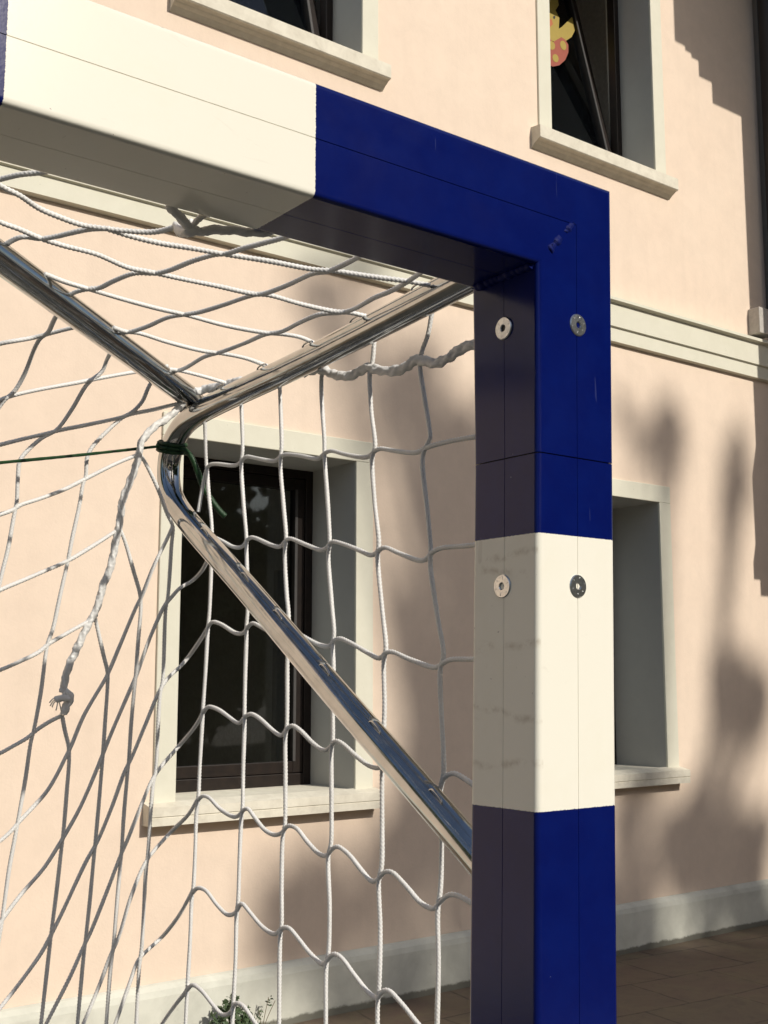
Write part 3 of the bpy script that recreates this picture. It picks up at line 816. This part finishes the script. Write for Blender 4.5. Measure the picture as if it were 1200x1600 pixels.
back_cols = [
 [(218,708),(228,725),(246,762),(262,805),(270,822),(268,850),(262,935),(259,950),(254,1065),(250,1085),(243,1205),(239,1225),(231,1335),(228,1360),(221,1485),(218,1505),(213,1600),(211,1660)],
 [(187,825),(195,845),(208,890),(219,930),(220,950),(216,1000),(212,1055),(210,1075),(205,1130),(201,1190),(199,1210),(193,1280),(190,1330),(188,1350),(182,1420),(177,1480),(174,1500),(166,1600),(162,1660)],
 [(148,963),(153,985),(162,1025),(168,1050),(168,1070),(164,1130),(161,1175),(159,1200),(154,1260),(149,1315),(147,1335),(140,1410),(134,1465),(131,1490),(121,1600),(116,1660)],
 [(97,1118),(101,1140),(107,1165),(108,1185),(104,1240),(99,1300),(96,1325),(88,1395),(81,1450),(78,1475),(64,1600),(57,1660)],
 [(242,588),(232,605),(222,628),(205,645),(192,652),(165,676),(143,700),(136,715),(134,745),(130,755),(124,790),(112,845),(107,872),(103,890),(94,930),(82,985),(75,1003),(71,1025),(64,1080),(53,1140),(48,1160),(40,1215),(29,1278),(25,1300),(14,1360),(5,1425),(2,1445),(-12,1520),(-30,1600)],
 [(179,540),(167,562),(160,580),(145,592),(134,603),(112,640),(88,672),(66,684),(42,705),(31,720),(28,745),(26,785),(22,805),(12,860),(2,900),(-14,980)],
 [(96,478),(83,503),(75,520),(64,527),(55,542),(38,585),(22,612),(6,626),(-10,650)]]
back_rows = [
 [(-25,812),(0,804),(22,796),(30,790),(60,780),(100,765),(130,750),(142,744),(180,725),(216,710)],
 [(-25,935),(0,922),(40,905),(75,890),(98,880),(112,873),(150,850),(187,826)],
 [(-25,1056),(0,1047),(30,1034),(62,1018),(76,1006),(95,995),(125,978),(140,970)],
 [(-25,1188),(0,1177),(20,1166),(44,1152),(58,1140),(80,1126),(97,1118)],
 [(-25,1330),(0,1314),(18,1298),(30,1284),(45,1268),(72,1238),(88,1212),(102,1184),(110,1168),(130,1120),(150,1085),(165,1060),(172,1045),(190,1002),(212,950),(222,930),(240,885),(262,840),(270,822)],
 [(-25,1475),(0,1442),(12,1425),(35,1395),(68,1357),(92,1320),(104,1300),(125,1262),(150,1205),(160,1180),(175,1143),(200,1085),(213,1055),(235,995),(258,945),(268,933),(282,918),(300,908),(318,888),(329,862)],
 [(-25,1605),(0,1575),(30,1537),(65,1488),(80,1460),(96,1428),(135,1345),(152,1315),(175,1260),(195,1205),(205,1185),(228,1130),(249,1080),(262,1060),(285,1038),(302,1016),(318,992),(326,978)],
 [(45,1655),(72,1600),(110,1525),(130,1480),(140,1460),(170,1385),(187,1340),(200,1310),(222,1255),(238,1218),(250,1200),(280,1165),(302,1139),(314,1120),(319,1108)],
 [(105,1655),(130,1600),(155,1540),(173,1492),(185,1465),(205,1400),(226,1350),(240,1330),(270,1297),(295,1272),(308,1250)],
 [(160,1655),(180,1600),(203,1535),(216,1500),(228,1487),(255,1462),(280,1430),(294,1405),(302,1390)],
 [(225,1650),(253,1600),(278,1565),(290,1550),(295,1538)],
 [(-25,702),(0,695),(40,685),(75,677),(90,673),(140,663),(190,652),(205,647),(240,640),(268,633),(292,628)],
 [(-25,635),(0,625),(20,618),(60,609),(120,598),(150,592),(200,583),(225,579),(262,572)],
 [(-25,545),(0,537),(50,528),(70,523),(105,514),(140,506)]]
roof_rows = [
 [(-25,272),(0,290),(30,305),(60,325),(95,340),(130,352),(165,357),(200,361),(245,362),(280,352),(300,345)],
 [(165,357),(200,368),(250,380),(300,388),(350,397),(420,408),(490,421),(520,423),(580,432),(640,440),(672,446)],
 [(-25,333),(0,347),(30,358),(60,371),(100,384),(150,397),(200,418),(240,426),(290,437),(340,447),(395,459),(420,461),(470,475),(525,487),(545,488),(572,494)],
 [(70,428),(100,440),(140,452),(190,467),(250,483),(290,492),(350,508),(415,520),(440,522),(470,527),(492,537)],
 [(178,512),(195,518),(215,520),(260,534),(320,549),(345,552),(385,560),(420,573)],
 [(255,576),(275,578),(310,586),(358,600)]]
roof_cols = [
 [(-25,285),(0,280),(30,273),(65,269),(85,264),(105,250)],
 [(8,383),(20,375),(35,370),(48,371),(60,373),(85,370),(110,364),(140,358),(172,357)],
 [(105,463),(118,456),(140,451),(155,450),(175,440),(210,427),(240,427),(262,423),(300,408),(335,398),(355,396),(380,388),(410,380),(452,368),(480,352)],
 [(182,520),(200,519),(230,510),(262,496),(290,491),(310,488),(350,476),(395,461),(415,458),(450,445),(490,427),(512,424),(540,412),(565,398),(590,380)],
 [(262,581),(285,577),(320,557),(345,550),(385,535),(415,522),(440,518),(470,503),(500,491),(535,488),(555,482),(585,465),(610,455),(640,438),(665,420)]]
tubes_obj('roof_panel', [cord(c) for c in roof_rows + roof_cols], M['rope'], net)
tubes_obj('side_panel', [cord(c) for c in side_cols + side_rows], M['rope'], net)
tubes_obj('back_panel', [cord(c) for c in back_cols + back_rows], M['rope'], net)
# wrapped edge ropes
def wrap(pts, r, amp, off=Vector((0, 0, 0)), sides=18, step=.0011):
    Q = catmull([Vector((x, y, 0)) for x, y in pts], 3.0)
    P = [hull(q.x, q.y) + off for q in Q]; P = smooth_path(P, 4)
    return tube_data(catmull(P, step), lumpy_r(r, amp), sides)
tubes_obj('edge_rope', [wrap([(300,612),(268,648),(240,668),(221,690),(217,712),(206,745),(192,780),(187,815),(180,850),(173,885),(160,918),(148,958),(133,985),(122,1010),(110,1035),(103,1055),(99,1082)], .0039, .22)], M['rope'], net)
kn = tube_data(catmull([hull(*p) + Vector((0, -.003, 0)) for p in [(99,1080),(106,1086),(107,1096),(101,1104),(97,1116)]], .001), lumpy_r(.0042, .3), 14)
kn2 = tube_data(catmull([hull(*p) + Vector((0, -.006, 0)) for p in [(104,1092),(96,1090),(88,1092),(84,1095)]], .001), lumpy_r(.0036, .25), 12)
fr_ = [tube_data(catmull([hull(*p) + Vector((0, -.006, 0)) for p in q], .002), lambda s, t: .0007, 5) for q in ([(88,1092),(80,1095),(75,1103)], [(86,1094),(81,1098),(78,1105)], [(88,1093),(90,1100),(92,1110)], [(87,1093),(86,1102),(84,1110)], [(88,1091),(79,1092),(74,1098)])]
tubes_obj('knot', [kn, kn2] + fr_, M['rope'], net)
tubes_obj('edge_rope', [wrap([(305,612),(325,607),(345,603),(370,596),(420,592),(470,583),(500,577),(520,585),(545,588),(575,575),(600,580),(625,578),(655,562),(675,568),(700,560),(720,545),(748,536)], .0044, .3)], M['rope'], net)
zt = Vector((0, .004, -.001))
def barpt(px, off=0.0):
    p = CAM + ray(px, 250 + .27 * px) * 1
    d = ray(px, 252 + .268 * px); t = (YB_ + .003) / d.y
    return Vector((d.x * t, YB_ + .003, ZB + off))
tie = [barpt(262, .004), barpt(285, -.004), barpt(305, -.010), barpt(330, -.006), barpt(360, -.003), barpt(395, 0), barpt(425, .004)]
tk = [tube_data(catmull(tie, .0011), lumpy_r(.0029, .35), 16), tube_data(catmull([barpt(300, -.010), barpt(308, -.002), barpt(322, .004), barpt(336, .006)], .0011), lumpy_r(.0022, .3), 12),
      tube_data(catmull([hull(275, 352), barpt(296, -.012), barpt(312, -.008)], .0011), lumpy_r(.0028, .3), 12)]
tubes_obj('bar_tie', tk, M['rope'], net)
# the rest of the net, outside the photograph: a plain 10 cm mesh down to the ground and along to the far post
rest = []
def strand(P, sides=6): rest.append(tube_data(catmull(P, .05), lambda s, t: .0022, sides))
kb = .15
def backY(z): return JY + kb * (JZz - z)
for i in range(0, 7):
    y = .72 + .083 * i; strand([(.66, y, 1.17 - .0), (.66, y, .6), (.66, y, .04)])
for j in range(11):
    z = 1.10 - .105 * j
    strand([(.66, .68, z), (.66, .95, z - .01), (.66, backY(z), z)])
for i in range(1, 27):
    x = .12 - .1 * i
    if x > XL + .02:
        strand([(x, .68, 2.03), (x, .95, 2.02), (x, JY, 2.0), (x, backY(1), 1.0), (x, backY(.04), .04)])
for j in range(19):
    z = 1.9 - .103 * j
    strand([(.02 if z > 1.2 else .62, backY(z), z), (-1.2, backY(z), z - .01), (XL + .05, backY(z), z)])
for j in range(5):
    strand([(.05, .75 + .1 * j, 2.03), (-1.2, .75 + .1 * j, 2.02), (XL + .05, .75 + .1 * j, 2.03)])
tubes_obj('far_panel', rest, M['rope'], net)

# ------------------------------------------------------------------ green cord tied round the bracket
gc = thing('green_cord', 'dark green cord knotted round the bent chrome bracket, stretched off to the left', 'cord')
kp = near_on(path, onX(266, 698, TX)); kt = (near_on(path, onX(264, 720, TX)) - kp).normalized()
gd = []
for k, dz in enumerate((-.0048, -.0002, .0042)):
    c = kp + kt * dz; u = kt.orthogonal().normalized(); v_ = kt.cross(u); rr = TR + .0022
    ring = [c + (u * math.cos(t) + v_ * math.sin(t)) * rr + kt * (.0015 * math.sin(t)) for t in [2 * math.pi * i / 40 for i in range(41)]]
    gd.append(tube_data(ring, cord_r(.0024, .003, .14), 10))
kc = onX(252, 697, TX - .012)
gk = [kc + Vector((.004, 0, .004)), kc + Vector((-.003, -.002, .003)), kc + Vector((-.004, -.003, -.003)), kc + Vector((.002, -.004, -.003)), kc + Vector((.006, -.002, .001))]
gd.append(tube_data(catmull(gk, .001), cord_r(.0034, .003, .15), 12))
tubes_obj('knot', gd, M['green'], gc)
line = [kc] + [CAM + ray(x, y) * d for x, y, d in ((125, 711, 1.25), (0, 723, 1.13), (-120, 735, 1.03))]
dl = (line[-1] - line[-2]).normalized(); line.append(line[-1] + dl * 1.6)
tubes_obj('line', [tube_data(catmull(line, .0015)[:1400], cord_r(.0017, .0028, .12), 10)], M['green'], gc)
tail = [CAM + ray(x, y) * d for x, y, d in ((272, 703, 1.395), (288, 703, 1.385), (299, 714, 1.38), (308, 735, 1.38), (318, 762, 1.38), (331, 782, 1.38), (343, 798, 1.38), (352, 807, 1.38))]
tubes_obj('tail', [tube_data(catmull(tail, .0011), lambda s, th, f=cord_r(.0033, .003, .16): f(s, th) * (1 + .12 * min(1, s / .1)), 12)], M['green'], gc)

# ================================================================== trees behind the camera that dapple the wall and show in the panes
def tree(name, label, base, trunk_h, clumps, count, leaf, group=None, rad=.28, seed=1):
    random.seed(seed)
    t = thing(name, label, 'tree', base, group)
    B = Vector(base)
    parts_ = [tube_data(catmull([(0, 0, -.1), (.1, .05, trunk_h * .5), (0, 0, trunk_h)], .5), lambda s, th: rad * (1 - .5 * s / trunk_h), 14)]
    tubes_obj('trunk', parts_, M['bark'], t)
    lb = []
    for c, r, dn in clumps:
        c = Vector(c) - B; st_ = Vector((0, 0, trunk_h * random.uniform(.7, 1)))
        lb.append(tube_data(catmull([st_, st_.lerp(c, .5) + Vector((0, 0, .3)), c], .5), lambda s, th: .022, 6))
    tubes_obj('limbs', lb, M['bark'], t)
    V, Fc = leaf_cloud([(Vector(c) - B, r, dn) for c, r, dn in clumps], count, leaf)
    mesh_obj('crown', V, Fc, M['leaf'], t)
    return t
def up_sun(X, Z, t):  # point t metres towards -Y from the wall point along the sun direction
    return (X + .17 * t, WY - t, Z + .66 * t)
bl = [ # wall x, wall z, rx, rz, density
 (4.12, 3.27, .36, .14, .9), (4.45, 2.66, .40, .32, 1.3), (4.75, 3.05, .25, .22, .6), (4.25, .90, .42, .30, 1.1), (3.40, .50, .42, .14, 1.2), (7.04, 1.52, .32, .20, 1.5),
 (7.12, 3.02, .12, .32, 1.0), (6.28, 3.30, .34, .14, 1.0), (6.45, .56, .34, .22, 1.5), (5.9, .92, .26, .14, .8), (3.70, 3.66, .26, .13, .6),
 (4.42, 1.55, .36, .38, 1.0), (4.15, 1.95, .16, .24, .6), (6.95, .35, .35, .22, 1.3), (5.1, .2, .6, .25, 1.4), (5.7, .08, .5, .2, 1.6),
 (4.62, 2.1, .25, .3, 1.0), (3.9, .14, .4, .12, .9), (4.9, .75, .3, .25, 1.0)]
cl = []
for i, (x, z, rx, rz, dn) in enumerate(bl):
    t = 28 + 1.2 * math.sin(i * 2.3)
    cl.append((up_sun(x, z, t), (rx * .8, .6, rz * .8), dn * rx * rz * 2.0))
    for q in range(6):
        a = random.uniform(0, 6.3); k = random.uniform(.35, 1.0); f = random.uniform(.22, .5)
        cl.append((up_sun(x + rx * math.cos(a) * k, z + rz * math.sin(a) * k, t + random.uniform(-1, 1)), (rx * f + .03, .4, rz * f + .03), dn * rx * rz * .65))
# shade lying on the paving at the right
for (x, y, rx, ry, dn) in ((5.2, 4.0, 1.3, .9, 1.2), (4.2, 3.2, 1.0, 1.2, 1.0), (6.4, 3.6, 1.0, 1.0, 1.2), (5.4, 2.2, 1.4, 1.2, 1.0), (7.4, 4.2, .8, .8, 1.0)):
    t = y + 23
    cl.append(((x + .17 * t, y - t, .66 * t), (rx, .8, ry * .62), dn * rx * ry * 7))
tree('tree', 'tall broadleaf tree behind the camera that dapples the wall', (10.4, -23.0, 0), 16.5, cl, 330, .17, None, .3, 5)
spots = [(-11, 9, 9.0, 3.0), (-17, 8, 10.0, 3.2), (-14, -17, 8.0, 3.4), (-7, -19, 9.0, 3.6), (0.5, -20, 9.0, 3.6), (7, -21, 9.0, 3.6), (12, -21, 13.0, 3.6), (15, -18, 14.0, 4.0), (18, -15.5, 13.0, 3.6), (23, -9, 13.0, 3.4), (21, -13, 14.0, 4.0), (25, -6, 13.0, 3.6), (-22, -10, 12.0, 3.8), (-20, 0, 11, 3.6)]
what = ['tree just left of the building', 'farther tree left of the building', 'low round tree', 'wide dark tree', 'middle dark tree', 'tree behind the tall dappling tree', 'tree left of the gap facing the lower windows', 'tree facing the lower windows', 'tall tree facing the goal post', 'tall tree in the right hand row', 'tree by the far right corner', 'tree at the right edge', 'tree at the left edge', 'tree beside the left end of the wall']
for i, (x, y, h, s) in enumerate(spots):
    random.seed(40 + i)
    cc = [((x + random.uniform(-s, s), y + random.uniform(-1.5, 1.5), random.uniform(1.0, h)), (1.6, 1.4, 1.4), 1) for _ in range(int(h * 2.2))]
    tree('background_tree', what[i] + (' outside the picture' if i < 2 else ' standing behind the photographer'), (x, y, 0), h * .55, cc, 420, .42, 'trees around the court', .22, 50 + i)
